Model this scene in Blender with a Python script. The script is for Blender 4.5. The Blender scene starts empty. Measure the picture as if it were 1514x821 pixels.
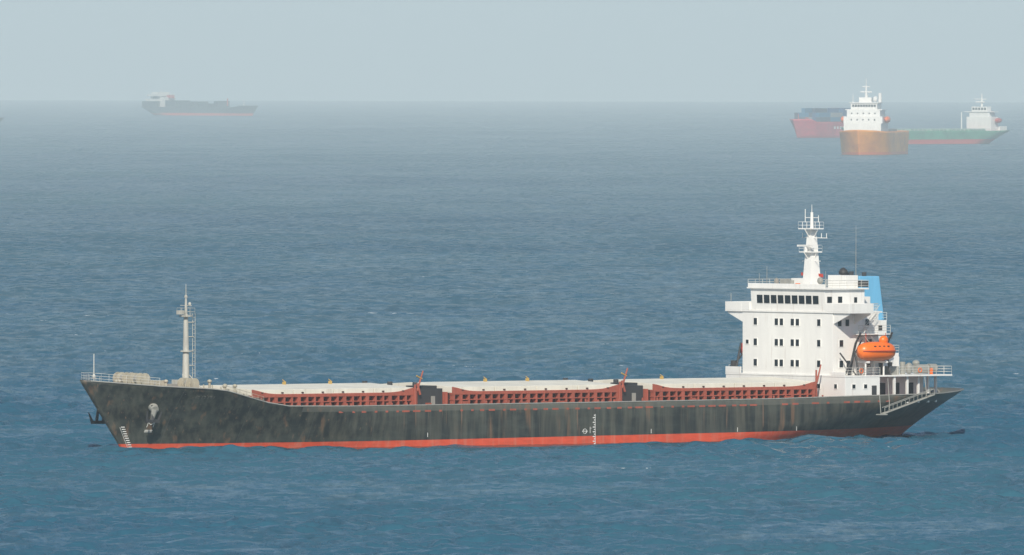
import bpy, math, random
import numpy as np
import bmesh
from mathutils import Vector, Matrix
random.seed(7)
rng = np.random.default_rng(5)
scene = bpy.context.scene
R_EARTH = 7.3e6
CAM = (0.0, -2200.0, 51.5)

def sea_z(x, y):
    return -((x-CAM[0])**2 + (y-CAM[1])**2)/(2*R_EARTH)

# ------------------------------------------------------------------ materials
def new_mat(name):
    m = bpy.data.materials.new(name); m.use_nodes = True
    nt = m.node_tree
    return m, nt, nt.nodes, nt.links, nt.nodes["Principled BSDF"]

def paint(name, col, rough=0.55, var=0.25, scale=0.6, rust=0.0, metallic=0.0, streak=True):
    m, nt, N, L, P = new_mat(name)
    tc = N.new("ShaderNodeTexCoord"); mp = N.new("ShaderNodeMapping")
    mp.inputs["Scale"].default_value = (1, 1, 0.18 if streak else 1)
    L.new(tc.outputs["Object"], mp.inputs["Vector"])
    n = N.new("ShaderNodeTexNoise"); n.inputs["Scale"].default_value = scale
    n.inputs["Detail"].default_value = 6; n.inputs["Roughness"].default_value = 0.65
    L.new(mp.outputs[0], n.inputs["Vector"])
    r = N.new("ShaderNodeValToRGB")
    r.color_ramp.elements[0].position = 0.3; r.color_ramp.elements[1].position = 0.7
    d = 1-var
    r.color_ramp.elements[0].color = (col[0]*d, col[1]*d, col[2]*d, 1)
    r.color_ramp.elements[1].color = (*col, 1)
    L.new(n.outputs["Fac"], r.inputs["Fac"])
    out = r.outputs["Color"]
    if rust > 0:
        mp2 = N.new("ShaderNodeMapping"); mp2.inputs["Scale"].default_value = (1, 1, 0.12)
        L.new(tc.outputs["Object"], mp2.inputs["Vector"])
        n2 = N.new("ShaderNodeTexNoise"); n2.inputs["Scale"].default_value = 1.7
        n2.inputs["Detail"].default_value = 5
        L.new(mp2.outputs[0], n2.inputs["Vector"])
        r2 = N.new("ShaderNodeValToRGB")
        r2.color_ramp.elements[0].position = 0.60; r2.color_ramp.elements[0].color = (0, 0, 0, 1)
        r2.color_ramp.elements[1].position = 0.78; r2.color_ramp.elements[1].color = (rust, rust, rust, 1)
        L.new(n2.outputs["Fac"], r2.inputs["Fac"])
        mx = N.new("ShaderNodeMixRGB"); mx.inputs[2].default_value = (0.22, 0.10, 0.05, 1)
        L.new(r2.outputs["Color"], mx.inputs[0]); L.new(out, mx.inputs[1]); out = mx.outputs[0]
    L.new(out, P.inputs["Base Color"])
    P.inputs["Roughness"].default_value = rough; P.inputs["Metallic"].default_value = metallic
    return m

def hull_paint(name, top, boot, z0, slope, weather=1.0, strake=0.0):
    m, nt, N, L, P = new_mat(name)
    tc = N.new("ShaderNodeTexCoord"); sp = N.new("ShaderNodeSeparateXYZ")
    L.new(tc.outputs["Object"], sp.inputs[0])
    def math_(op, a, b=None, clamp=False):
        n = N.new("ShaderNodeMath"); n.operation = op; n.use_clamp = clamp
        for i, v in enumerate((a, b)):
            if v is None: continue
            if isinstance(v, (int, float)): n.inputs[i].default_value = v
            else: L.new(v, n.inputs[i])
        return n.outputs[0]
    def noise(scale, vs, detail=5, rough=0.6):
        mp = N.new("ShaderNodeMapping"); mp.inputs["Scale"].default_value = vs
        L.new(tc.outputs["Object"], mp.inputs["Vector"])
        n = N.new("ShaderNodeTexNoise"); n.inputs["Scale"].default_value = scale
        n.inputs["Detail"].default_value = detail; n.inputs["Roughness"].default_value = rough
        L.new(mp.outputs[0], n.inputs["Vector"]); return n.outputs["Fac"]
    def ramp(f, p0, p1, c0=(0,0,0,1), c1=(1,1,1,1)):
        r = N.new("ShaderNodeValToRGB")
        r.color_ramp.elements[0].position = p0; r.color_ramp.elements[0].color = c0
        r.color_ramp.elements[1].position = p1; r.color_ramp.elements[1].color = c1
        L.new(f, r.inputs[0]); return r.outputs[0]
    def mix(f, a, b, t='MIX'):
        n = N.new("ShaderNodeMixRGB"); n.blend_type = t
        for i, v in enumerate((f, a, b)):
            if isinstance(v, (int, float)): n.inputs[i].default_value = v
            elif isinstance(v, tuple): n.inputs[i].default_value = v
            else: L.new(v, n.inputs[i])
        return n.outputs[0]
    B = (*boot, 1)
    big = noise(0.09, (1, 1, 1.5), 4)
    stre = noise(1.1, (1, 1, 0.08), 6)
    c = mix(ramp(big, 0.35, 0.65), tuple(x*0.7 for x in top)+(1,), tuple(min(.95, x*1.3) for x in top)+(1,))
    c = mix(math_('MULTIPLY', ramp(stre, 0.42, 0.72), 0.6*weather), c, (0.145, 0.135, 0.10, 1))
    band = ramp(noise(0.35, (0.5, 0.5, 1.6), 5), 0.46, 0.66)
    c = mix(math_('MULTIPLY', band, 0.34*weather), c, (0.11, 0.12, 0.10, 1))
    if strake > 0:
        sf_ = math_('MULTIPLY', math_('GREATER_THAN', sp.outputs[2], math_('ADD', math_('MULTIPLY', math_('ABSOLUTE', math_('ADD', sp.outputs[0], -10.0)), 0.003), 4.62)),
                    math_('LESS_THAN', sp.outputs[0], 47.0))
        c = mix(math_('MULTIPLY', sf_, strake), c, (0.16, 0.16, 0.135, 1))
    rst = ramp(noise(0.9, (1, 1, 0.10), 4, 0.5), 0.60, 0.70)
    c = mix(math_('MULTIPLY', rst, 0.55*weather), c, (0.22, 0.12, 0.065, 1))
    rs2 = ramp(noise(2.6, (1, 1, 0.05), 3, 0.5), 0.66, 0.74)
    c = mix(math_('MULTIPLY', rs2, 0.6*weather), c, (0.26, 0.15, 0.09, 1))
    mod = math_('FRACT', math_('MULTIPLY', sp.outputs[0], 1/9.0))
    seam = math_('LESS_THAN', mod, 0.012)
    c = mix(math_('MULTIPLY', seam, 0.35*weather), c, (0.10, 0.10, 0.09, 1))
    bt = mix(ramp(noise(1.2, (0.6, 0.6, 2.0), 5), 0.35, 0.7), B, tuple(x*0.78 for x in boot)+(1,))
    bt = mix(math_('MULTIPLY', ramp(stre, 0.5, 0.8), 0.5*weather), bt, (0.50, 0.30, 0.22, 1))
    lim = math_('ADD', math_('MULTIPLY', sp.outputs[0], slope), z0)
    f = math_('LESS_THAN', sp.outputs[2], lim)
    c = mix(f, c, bt)
    wet = math_('LESS_THAN', sp.outputs[2], math_('ADD', math_('MULTIPLY', noise(0.5, (1,1,0.1)), 0.4), 0.0))
    c = mix(math_('MULTIPLY', wet, 0.6*weather), c, (0.07, 0.03, 0.02, 1))
    L.new(c, P.inputs["Base Color"]); P.inputs["Roughness"].default_value = 0.42
    bmp = N.new("ShaderNodeBump"); bmp.inputs["Strength"].default_value = 0.35; bmp.inputs["Distance"].default_value = 0.15
    L.new(noise(0.45, (1, 1, 1), 2), bmp.inputs["Height"]); L.new(bmp.outputs[0], P.inputs["Normal"])
    return m

M_HULL = hull_paint("hull_paint", (0.021, 0.024, 0.022), (0.68, 0.085, 0.032), 1.15, -0.0055, 1.0, 0.5)
M_WHITE = paint("white_paint", (0.83, 0.82, 0.79), 0.5, 0.12, 0.5, rust=0.30)
M_CREAM = paint("hatch_cream", (0.82, 0.79, 0.68), 0.6, 0.2, 0.35, rust=0.2)
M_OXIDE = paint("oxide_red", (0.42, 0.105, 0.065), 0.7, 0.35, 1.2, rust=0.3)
M_OXDARK = paint("oxide_shade", (0.07, 0.022, 0.016), 0.8, 0.4, 1.0)  # darkened oxide red: recess shade behind the coaming stays put into the colour
M_DARK = paint("dark_grey_paint", (0.045, 0.045, 0.048), 0.6, 0.3, 1.0)
M_GREY = paint("grey_paint", (0.34, 0.34, 0.31), 0.6, 0.3, 1.0, rust=0.4)
M_BEIGE = paint("beige_machinery", (0.50, 0.46, 0.36), 0.6, 0.4, 1.5, rust=0.5)
M_MAST = paint("foremast_paint", (0.52, 0.51, 0.46), 0.6, 0.35, 1.5, rust=0.5)
M_BLUE = paint("funnel_blue", (0.17, 0.48, 0.74), 0.5, 0.15, 0.8)
M_ORANGE = paint("lifeboat_orange", (0.92, 0.18, 0.015), 0.35, 0.12, 1.0, streak=False)
M_YEL = paint("yellow_paint", (0.55, 0.36, 0.10), 0.6, 0.3, 1.0)
M_MARK = paint("marking_white", (0.75, 0.75, 0.72), 0.7, 0.3, 2.0)
M_RED = paint("safety_red", (0.50, 0.05, 0.03), 0.6, 0.2, 1.0)
M_RAIL = paint("rail_paint", (0.68, 0.67, 0.62), 0.6, 0.3, 1.0)
M_FARW = paint("far_white_paint", (0.72, 0.72, 0.68), 0.6, 0.25, 0.3, rust=0.3)
m, nt, N, L, P = new_mat("window_glass")
P.inputs["Base Color"].default_value = (0.015, 0.02, 0.025, 1); P.inputs["Roughness"].default_value = 0.12
M_GLASS = m

# ------------------------------------------------------------------ mesh builder
class MB:
    def __init__(s): s.v = []; s.f = []
    def add(s, vs, fs):
        o = len(s.v); s.v += [tuple(p) for p in vs]; s.f += [tuple(i+o for i in f) for f in fs]
    def box(s, x0, x1, y0, y1, z0, z1):
        vs = [(x0,y0,z0),(x1,y0,z0),(x1,y1,z0),(x0,y1,z0),(x0,y0,z1),(x1,y0,z1),(x1,y1,z1),(x0,y1,z1)]
        s.add(vs, [(0,3,2,1),(4,5,6,7),(0,1,5,4),(1,2,6,5),(2,3,7,6),(3,0,4,7)])
    def hexa(s, vs):
        s.add(vs, [(0,3,2,1),(4,5,6,7),(0,1,5,4),(1,2,6,5),(2,3,7,6),(3,0,4,7)])
    def cyl(s, p0, p1, r0, r1=None, n=8):
        if r1 is None: r1 = r0
        p0 = np.array(p0, float); p1 = np.array(p1, float); d = p1-p0; l = np.linalg.norm(d)
        if l < 1e-6: return
        d /= l; a = np.array((0,0,1.0)) if abs(d[2]) < 0.9 else np.array((1.0,0,0))
        u = np.cross(d, a); u /= np.linalg.norm(u); w = np.cross(d, u)
        vs = []
        for p, r in ((p0, r0), (p1, r1)):
            for i in range(n):
                t = 2*math.pi*i/n; vs.append(p+r*(math.cos(t)*u+math.sin(t)*w))
        fs = [(i, (i+1) % n, n+(i+1) % n, n+i) for i in range(n)]
        fs += [tuple(range(n))[::-1], tuple(range(n, 2*n))]
        s.add(vs, fs)
    def ell(s, c, r, nu=16, nv=10, p=1.0):
        vs = []; fs = []
        for j in range(nv+1):
            a = -math.pi/2+math.pi*j/nv
            for i in range(nu):
                b = 2*math.pi*i/nu
                ca, cb, sb = math.cos(a), math.cos(b), math.sin(b)
                f = lambda q: math.copysign(abs(q)**p, q)
                vs.append((c[0]+r[0]*f(ca)*f(cb), c[1]+r[1]*f(ca)*f(sb), c[2]+r[2]*f(math.sin(a))))
        for j in range(nv):
            for i in range(nu):
                k = (i+1) % nu
                fs.append((j*nu+i, j*nu+k, (j+1)*nu+k, (j+1)*nu+i))
        s.add(vs, fs)
    def rail(s, pts, h=1.05, sp=1.5, r=0.03, bars=3):
        for a, b in zip(pts[:-1], pts[1:]):
            a = np.array(a, float); b = np.array(b, float); l = np.linalg.norm(b-a)
            n = max(1, int(round(l/sp)))
            for i in range(n+1):
                p = a+(b-a)*i/n
                s.cyl(p, p+np.array((0,0,h)), r, r, 4)
            for k in range(bars):
                z = np.array((0,0,h*(k+1)/bars)); s.cyl(a+z, b+z, r, r, 4)
    def ladder(s, a, b, w=(0,0.4,0), r=0.03, step=0.45):
        a = np.array(a, float); b = np.array(b, float); w = np.array(w, float)
        s.cyl(a-w/2, b-w/2, r, r, 4); s.cyl(a+w/2, b+w/2, r, r, 4)
        n = int(np.linalg.norm(b-a)/step)
        for i in range(1, n):
            p = a+(b-a)*i/n; s.cyl(p-w/2, p+w/2, r*0.7, r*0.7, 4)
    def obj(s, name, mat, parent, bevel=0.0, smooth=False):
        me = bpy.data.meshes.new(name); me.from_pydata(s.v, [], s.f); me.update()
        o = bpy.data.objects.new(name, me); scene.collection.objects.link(o)
        me.materials.append(mat); o.parent = parent
        if smooth: me.shade_smooth()
        if bevel > 0:
            b = o.modifiers.new("bevel", 'BEVEL'); b.width = bevel; b.segments = 2; b.limit_method = 'ANGLE'
        return o

def empty(name, loc, heading):
    e = bpy.data.objects.new(name, None); scene.collection.objects.link(e)
    e.location = loc; e.rotation_euler = (0, 0, math.atan2(heading[1], heading[0])); return e

class Hull:
    def __init__(s, sf0, rake, zb, sa0, over, zs, B, fm, am, endb, topfn, zlo=-2.0, rnd=0.0):
        s.__dict__.update(sf0=sf0, rake=rake, zb=zb, sa0=sa0, over=over, zs=zs, B=B, fm=fm, am=am, endb=endb, top=topfn, zlo=zlo, rnd=rnd)
    def sf(s, z): return s.sf0+s.rake*min(max(z/s.zb, -0.15), 1.0)
    def sa(s, z): return s.sa0-s.over*min(max(z/s.zs, -0.15), 1.0)
    def hb(s, x, z):
        zf = min(max(z/s.zb, 0), 1)**1.25
        sm = s.fm[0]+(s.fm[1]-s.fm[0])*zf; e = s.sf(z)
        if x > sm:
            q = min(1, (x-sm)/(e-sm)); return s.B*(1-q**(1.9+0.7*zf))
        za = min(max(z/s.zs, 0), 1)
        sm = s.am[0]+(s.am[1]-s.am[0])*za; e = s.sa(z)
        if x < sm:
            q = min(1, (sm-x)/(sm-e)); eb = s.endb*za**1.3
            return s.B-(s.B-eb)*q**(2+1.0*za)
        return s.B
    def build(s, name, mat, parent, nu=150, nv=22, thick=0.12):
        grid = []
        for i in range(nu+1):
            u = i/nu; u = u-0.09*math.sin(2*math.pi*u)
            x = s.sa(0)+(s.sf(0)-s.sa(0))*u
            for _ in range(12):
                zt = s.top(x); x = s.sa(zt)+(s.sf(zt)-s.sa(zt))*u
            zt = s.top(x)
            row = []
            for j in range(nv+1):
                z = s.zlo+(zt-s.zlo)*j/nv
                xx = s.sa(z)+(s.sf(z)-s.sa(z))*u
                row.append((xx, s.hb(xx, z), z))
            grid.append(row)
        vs = []; fs = []; n1 = nv+1
        for side in (1, -1):
            o = len(vs)
            for row in grid:
                for p in row: vs.append((p[0], p[1]*side, p[2]))
            for i in range(nu):
                for j in range(nv):
                    a = o+i*n1+j; q = (a, a+n1, a+n1+1, a+1)
                    fs.append(q[::-1] if side == 1 else q)
        K = 8; o2 = (nu+1)*n1
        cols = [list(range(0, n1))]
        for k in range(1, K):
            c = []
            f = 1-2*k/K
            for j in range(n1):
                p = grid[0][j]
                c.append(len(vs)); vs.append((p[0]-s.rnd*(1-f*f)*min(1, p[1]/max(s.endb, .1)), p[1]*f, p[2]))
            cols.append(c)
        cols.append(list(range(o2, o2+n1)))
        for k in range(K):
            for j in range(nv):
                fs.append((cols[k][j], cols[k][j+1], cols[k+1][j+1], cols[k+1][j]))
        me = bpy.data.meshes.new(name); me.from_pydata(vs, [], fs); me.update()
        ob = bpy.data.objects.new(name, me); scene.collection.objects.link(ob)
        bm = bmesh.new(); bm.from_mesh(me); bmesh.ops.remove_doubles(bm, verts=bm.verts, dist=0.01)
        bmesh.ops.recalc_face_normals(bm, faces=bm.faces); bm.to_mesh(me); bm.free()
        me.materials.append(mat); me.shade_smooth(); ob.parent = parent
        if thick:
            sd = ob.modifiers.new("plate", 'SOLIDIFY'); sd.thickness = thick; sd.offset = -1
        return ob
    def deck(s, name, mat, parent, zf, xs, inset=0.14):
        mb = MB(); vs = []; fs = []
        for x in xs:
            z = zf(x); b = max(0.02, s.hb(x, z)-inset); vs += [(x, b, z), (x, 0, z+0.12), (x, -b, z)]
        for i in range(len(xs)-1):
            a = i*3; fs += [(a, a+1, a+4, a+3), (a+1, a+2, a+5, a+4)]
        mb.add(vs, fs); return mb.obj(name, mat, parent)

# ================================================================== MAIN SHIP
H0 = (-math.cos(math.radians(40)), -math.sin(math.radians(40)))
ship = empty("bulk_carrier_ship", (2.8, 0, sea_z(2.8, 0)), H0)
tx = [-71.5, -66, -60, -45, -30, 0, 40, 49, 52, 58, 60, 66, 74.2]
tz = [6.3, 6.1, 5.85, 5.7, 5.5, 5.4, 5.4, 5.5, 5.95, 7.5, 7.75, 8.1, 8.85]
top = lambda x: float(np.interp(x, tx, tz))
hull = Hull(67.3, 6.7, 8.75, -62, 6.6, 6.1, 12.0, (24, 45), (-18, -50), 5.2, top, rnd=1.4)
hull.build("hull", M_HULL, ship)
hull.deck("main_deck", M_OXIDE, ship, lambda x: 4.65, [-67.0, -66, -64, -60, -55, -50, -45, -30, 0, 20, 35, 45, 50, 54, 57.5])
hull.deck("forecastle_deck", M_OXIDE, ship, lambda x: top(x)-0.95, [57.5, 60, 62, 64, 66, 68, 70, 71.5, 72.6])
b = MB(); b.box(57.3, 57.6, -6.8, 6.8, 4.6, 6.6); b.obj("forecastle_bulkhead", M_WHITE, ship)

g = MB(); fp = MB()
xs = np.arange(-68.0, 73.4, 1.0)
for sgn in (1, -1):
    for a, c in zip(xs[:-1], xs[1:]):
        za, zc = top(a), top(c)
        ya, yc = hull.hb(a, za)*sgn, hull.hb(c, zc)*sgn
        g.cyl((a, ya, za), (c, yc, zc), 0.08, 0.08, 5)
for a in np.arange(-50, 42, 1.75):
    w = random.choice((1.0, 1.2, 0.7, 0.4))
    if random.random() < 0.06: continue
    for sgn in (1, -1):
        z = top(a)-0.86
        y = hull.hb(a+w/2, z+.1)*sgn
        fp.box(a, a+w, min(y-0.02, y+0.02), max(y-0.02, y+0.02), z, z+0.22)
g.obj("gunwale", M_GREY, ship); fp.obj("freeing_ports", M_OXIDE, ship)

mk = MB()
for i in range(13):
    z = 0.1+i*0.3
    mk.box(-0.1, 0.28 if i % 2 else 0.1, 12.0, 12.025, z, z+0.13)
mk.box(-0.16, -0.1, 12.0, 12.025, 0.1, 3.9)
for k in range(20):
    t = k/20*2*math.pi; t2 = (k+1)/20*2*math.pi
    mk.cyl((1.6+0.3*math.cos(t), 12.01, 1.75+0.3*math.sin(t)), (1.6+0.3*math.cos(t2), 12.01, 1.75+0.3*math.sin(t2)), 0.04, 0.04, 4)
mk.box(1.15, 2.05, 12.0, 12.03, 1.72, 1.80)
mk.box(0.7, 0.76, 12.0, 12.025, 1.5, 2.3); mk.box(0.5, 0.76, 12.0, 12.025, 2.1, 2.16)
def hp(x, z, o=0.05): return (x, hull.hb(x, z)+o, z)
for i in range(11):
    z = 0.1+i*0.28; x = hull.sf(z)-0.9-0.05*i
    mk.cyl(hp(x, z), hp(x-0.4, z), 0.06, 0.06, 4)
    if i:
        mk.cyl(hp(x+.12, z), hp(hull.sf(z-.28)-0.78-0.05*(i-1), z-.28), 0.035, 0.035, 4)
for a, c in (((65.3, 2.9), (65.3, 3.5)), ((65.3, 3.5), (64.95, 3.2)), ((64.95, 3.2), (64.6, 3.5)), ((64.6, 3.5), (64.6, 2.9)), ((65.4, 2.5), (64.5, 2.5)), ((65.4, 2.3), (64.5, 2.3))):
    mk.cyl(hp(*a), hp(*c), 0.05, 0.05, 4)
for x in (27.5, -9.5, -24, -34): mk.box(x, x+0.08, 12.0, 12.02, 1.35, 1.9)
mk.obj("draught_marks", M_MARK, ship)
nm = MB()
for i, x in enumerate(np.arange(59.2, 61.6, 0.36)):
    z = 6.5
    nm.cyl(hp(x, z, 0.02), hp(x, z+0.3, 0.02), 0.04, 0.04, 4)
    if i % 2: nm.cyl(hp(x, z+0.3, 0.02), hp(x+0.25, z+0.3, 0.02), 0.03, 0.03, 4)
nm.obj("bow_name_letters", paint("name_paint", (0.14, 0.14, 0.12), .7), ship)

def anchor(mb, x, y, z, sg):
    mb.cyl((x, y, z+1.0), (x+0.1, y+0.25*sg, z-0.9), 0.16, 0.2, 8)
    mb.box(x-0.95, x+1.0, y+0.05*sg-0.25, y+0.05*sg+0.3, z-1.2, z-0.8)
    mb.cyl((x-0.85, y+0.1*sg, z-1.0), (x-1.15, y+0.5*sg, z+0.25), 0.22, 0.06, 6)
    mb.cyl((x+0.9, y+0.1*sg, z-1.0), (x+1.2, y+0.5*sg, z+0.25), 0.22, 0.06, 6)
an = MB()
anchor(an, 67.0, -5.0, 4.4, -1); an.cyl((66.4, -2.0, 5.9), (66.9, -4.9, 5.1), 0.75, 0.5, 12)
an.obj("starboard_anchor", M_DARK, ship)
an = MB(); yy = hull.hb(65.6, 5.3)
an.cyl((65.2, yy-0.7, 5.9), (65.7, yy+0.75, 5.1), 0.75, 0.5, 14)
an.cyl((65.7, yy+0.65, 5.15), (66.0, yy+0.5, 3.6), 0.45, 0.16, 8)
an.obj("port_hawse_pipe", M_GREY, ship)
an = MB(); anchor(an, 65.9, yy+0.45, 4.7, 1); an.obj("port_anchor", M_DARK, ship)

# ---------------- hatches
co = MB(); cod = MB(); cv = MB(); cvb = MB(); ht = MB()
W = 8.6; FL = 6.55
for h0, h1 in ((-40.1, -12.6), (-7.0, 20.7), (26.9, 53.3)):
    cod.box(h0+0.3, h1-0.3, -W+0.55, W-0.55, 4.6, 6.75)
    for sg in (1, -1):
        y0, y1 = sorted((sg*(W-0.56), sg*(W+0.18)))
        co.box(h0, h1, y0, y1, FL, FL+0.22); co.box(h0, h1, y0, y1, 5.86, 5.98)
        n = int((h1-h0)/1.25)
        for i in range(n+1):
            x = h0+0.1+(h1-h0-0.45)*i/n
            wd = 0.26 if i % 3 else 0.5
            co.box(x, x+wd, y0+0.02, y1-0.03, 4.6, FL)
        K = 40; pts = []
        for i in range(K+1):
            x = h0+(h1-h0)*i/K
            e = min(x-h0, h1-x)
            zt = FL+0.40+0.60*math.exp(-(e/1.9)**1.6)
            pts.append((x, zt))
        yb0, yb1 = sg*(W-0.05), sg*(W+0.09)
        for (xa, za), (xb, zb) in zip(pts[:-1], pts[1:]):
            ya, yb = sorted((yb0, yb1))
            cvb.hexa([(xa, ya, FL+.225), (xb, ya, FL+.225), (xb, yb, FL+.225), (xa, yb, FL+.225), (xa, ya, za), (xb, ya, zb), (xb, yb, zb), (xa, yb, za)])
    for e0, e1 in ((h0-0.02, h0+0.3), (h1-0.3, h1+0.02)):
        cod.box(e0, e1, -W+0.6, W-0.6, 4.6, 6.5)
    npan = 4; pl = (h1-h0-0.2)/npan
    for i in range(npan):
        a = h0+0.1+i*pl; c = a+pl-0.12
        cv.add([(a,-W,6.78),(c,-W,6.78),(c,W,6.78),(a,W,6.78),(a,-W,7.52),(c,-W,7.52),(c,W,7.52),(a,W,7.52),(a,0,7.98),(c,0,7.98)],
               [(0,3,2,1),(0,1,5,4),(2,3,7,6),(1,2,6,9,5),(3,0,4,8,7),(4,5,9,8),(8,9,6,7)])
        for q in (0.25, 0.75):
            x = a+pl*q; ht.box(x, x+0.3, W+0.0, W+0.13, 7.05, 7.2)
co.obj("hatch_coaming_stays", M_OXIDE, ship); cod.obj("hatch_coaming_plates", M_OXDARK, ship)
cv.obj("hatch_covers", M_CREAM, ship, bevel=0.03); cvb.obj("hatch_cover_skirts", M_OXIDE, ship)
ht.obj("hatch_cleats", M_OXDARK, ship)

dk = MB(); ox = MB(); ye = MB(); gy = MB()
for a, c in ((-12.3, -7.3), (21.0, 26.6)):
    dk.box(a+0.7, c-0.6, -7.6, 7.9, 4.65, 7.35)
    dk.box(a+1.2, c-1.6, 4.6, 7.4, 7.35, 7.7)
    ox.box(a+0.1, a+0.6, -8, 8.2, 4.65, 6.9); ox.box(c-0.35, c-0.05, 7.0, 8.4, 4.65, 7.4)
    gy.box(a+2.0, a+2.6, 7.9, 8.0, 4.8, 6.4)
    for y in (-5, 0, 5): dk.cyl((a+2.8, y, 7.1), (a+2.8, y, 8.1), 0.35, 0.35, 10)
    ox.cyl((c-0.4, 8.3, 7.1), (c-1.35, 8.3, 9.6), 0.14, 0.09, 6); ox.cyl((c-0.9, 8.3, 6.6), (c-0.4, 8.3, 8.0), 0.16, 0.16, 6)
    ye.cyl((c-1.2, 8.3, 8.6), (c-0.3, 8.3, 9.0), .1, .1, 5)
    ox.cyl((c+0.4, 8.85, 4.7), (c+0.4, 8.85, 7.9), 0.14, 0.12, 6)
ox.cyl((-41.2, 7.5, 4.7), (-41.2, 7.5, 9.0), 0.16, 0.12, 6); ox.cyl((-40.6, 8.3, 7.4), (-41.3, 8.3, 9.7), 0.14, 0.08, 6)
dk.box(-42.4, -41.0, -9, 6, 4.65, 6.3)
for x in (41.5, 34.0, 8.5, 1.5, -21):
    ye.box(x, x+0.3, 0.5, 0.9, 7.9, 8.3); ye.cyl((x+0.1, 0.8, 8.3), (x+0.5, 0.8, 8.55), 0.08, 0.05, 5)
for z, y in ((4.95, 10.6), (5.15, 10.25)): ox.cyl((-41, y, z), (44, y, z), 0.11, 0.11, 6)
for i in range(27):
    x = -40+i*3.15+random.uniform(-.6, .6)
    k = random.choice("abc")
    if k == 'a': ox.box(x, x+0.6, 10.4, 10.9, 4.65, 5.6+random.random()*0.25)
    elif k == 'b':
        for d in (0, 0.7): ox.cyl((x+d, 10.8, 4.65), (x+d, 10.8, 5.7), 0.16, 0.16, 8)
    else: ox.cyl((x, 10.8, 4.65), (x, 10.8, 5.85), 0.09, 0.12, 6)
dk.obj("mast_houses", M_DARK, ship, bevel=0.04); ox.obj("deck_fittings", M_OXIDE, ship)
ye.obj("hatch_lifting_gear", M_YEL, ship); gy.obj("house_doors", M_GREY, ship)

# ---------------- forecastle gear + foremast
fc = MB(); rl = MB(); st = MB()
def winch(x, y, z, s=1.0):
    fc.cyl((x, y-1.3*s, z+0.8*s), (x, y+1.3*s, z+0.8*s), 0.16*s, 0.16*s, 8)
    for d in (-1.2, -0.45, 0.35, 1.2): fc.cyl((x, y+d*s-0.06, z+0.8*s), (x, y+d*s+0.06, z+0.8*s), 0.68*s, 0.68*s, 14)
    st.cyl((x, y-0.45*s, z+0.8*s), (x, y+0.3*s, z+0.8*s), 0.45*s, 0.45*s, 12)
    fc.box(x-0.5*s, x+0.5*s, y-1.38*s, y-1.28*s, z, z+0.9*s); fc.box(x-0.5*s, x+0.5*s, y+1.27*s, y+1.36*s, z, z+0.9*s)
    fc.box(x-1.3*s, x-0.8*s, y-0.3*s, y+0.4*s, z+.1, z+0.85*s)
    st.box(x-1.2*s, x+.9*s, y-1.3*s, y+1.3*s, 6.7, z+.08)
winch(66.4, 2.2, 8.0, 1.15); winch(64.9, -2.4, 8.0, 1.15); winch(60.3, 4.6, 7.5, 1.05); winch(60.5, -5.0, 7.5, 1.05); winch(62.8, 1.6, 7.5, .85)
for x, y in ((63.9, 4.6), (69.5, 1.7), (59, 7.2), (54.6, 6.8), (56.4, 7.0), (55.4, 5.8), (53.9, 4), (68.3, .8)):
    zz = 6.6 if x > 57.5 else 4.7
    tp_ = 8.55 if x > 57.5 else 7.9
    fc.cyl((x, y, zz), (x, y, tp_), 0.15, 0.15, 8); fc.ell((x, y, tp_+.1), (0.3, 0.3, 0.24), 10, 6)
st.box(54.3, 56.8, 3, 6.0, 4.7, 7.3); st.box(58.4, 59.4, -1.5, 1.5, 7, 8.2)
for x in np.arange(55, 63, 1.1): fc.cyl((x, hull.hb(x, top(x))-.9, top(x)-.9), (x, hull.hb(x, top(x))-.9, top(x)+.3+.25*random.random()), .09, .09, 6)
fc.rail([(x, hull.hb(x, top(x))-.3, top(x)-.1) for x in (52.5, 55, 58)], .7, .9, .025, 2)
fc.obj("windlass_and_winches", M_BEIGE, ship); st.obj("winch_beds", M_GREY, ship)
fm = MB()
fm.box(56.1, 58.3, -1.2, 1.2, 6.7, 8.7)
fm.cyl((57, 0, 8.7), (57, 0, 16.9), 0.46, 0.28, 14); fm.cyl((57, 0, 16.9), (57, 0, 19.0), 0.2, 0.12, 8); fm.cyl((57, 0, 19.0), (57, 0, 20.7), 0.06, 0.04, 6)
fm.cyl((57, 0, 16.6), (57, 0, 16.8), 0.8, 0.85, 14)
fm.cyl((57, -1.1, 18.0), (57, 1.1, 18.0), 0.06, 0.06, 6); fm.ell((57, 0.75, 18.2), (.2, .2, .25), 8, 6); fm.ell((57, 0, 19.1), (.22, .22, .25), 8, 6)
fm.box(57.5, 58.3, -0.3, 0.3, 16.9, 17.4); fm.cyl((57, 0, 12.2), (57, 0, 12.35), 0.7, 0.7, 12)
fm.ladder((56.0, 0.35, 9.0), (56.0, 0.35, 17.0), (0, 0.5, 0), 0.04, 0.5)
for z_ in (10.5, 12.3, 14.1, 15.9): fm.cyl((57, 0, z_), (56.0, 0.3, z_), 0.06, 0.06, 5)
fm.rail([(56.2, -0.8, 16.8), (57.8, -0.8, 16.8), (57.8, 0.8, 16.8), (56.2, 0.8, 16.8), (56.2, -0.8, 16.8)], 0.9, 0.8, 0.025, 2)
fm.cyl((57.5, 0, 9.4), (59.2, 2.4, 7.0), 0.07, 0.07, 5); fm.cyl((56.6, 0, 9.4), (55.2, 2.0, 7.0), 0.07, 0.07, 5)
fm.obj("foremast", M_MAST, ship)
pts = [(x, hull.hb(x, top(x))-0.15, top(x)) for x in (66, 68.5, 70.5, 72, 73.2)]
pts2 = [(p[0], -p[1], p[2]) for p in pts]
rl.rail(pts, 1.0, 1.2, 0.025, 3); rl.rail(pts2, 1.0, 1.2, 0.025, 3); rl.rail([pts[-1], pts2[-1]], 1.0, 1.2, 0.025, 3)
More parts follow.
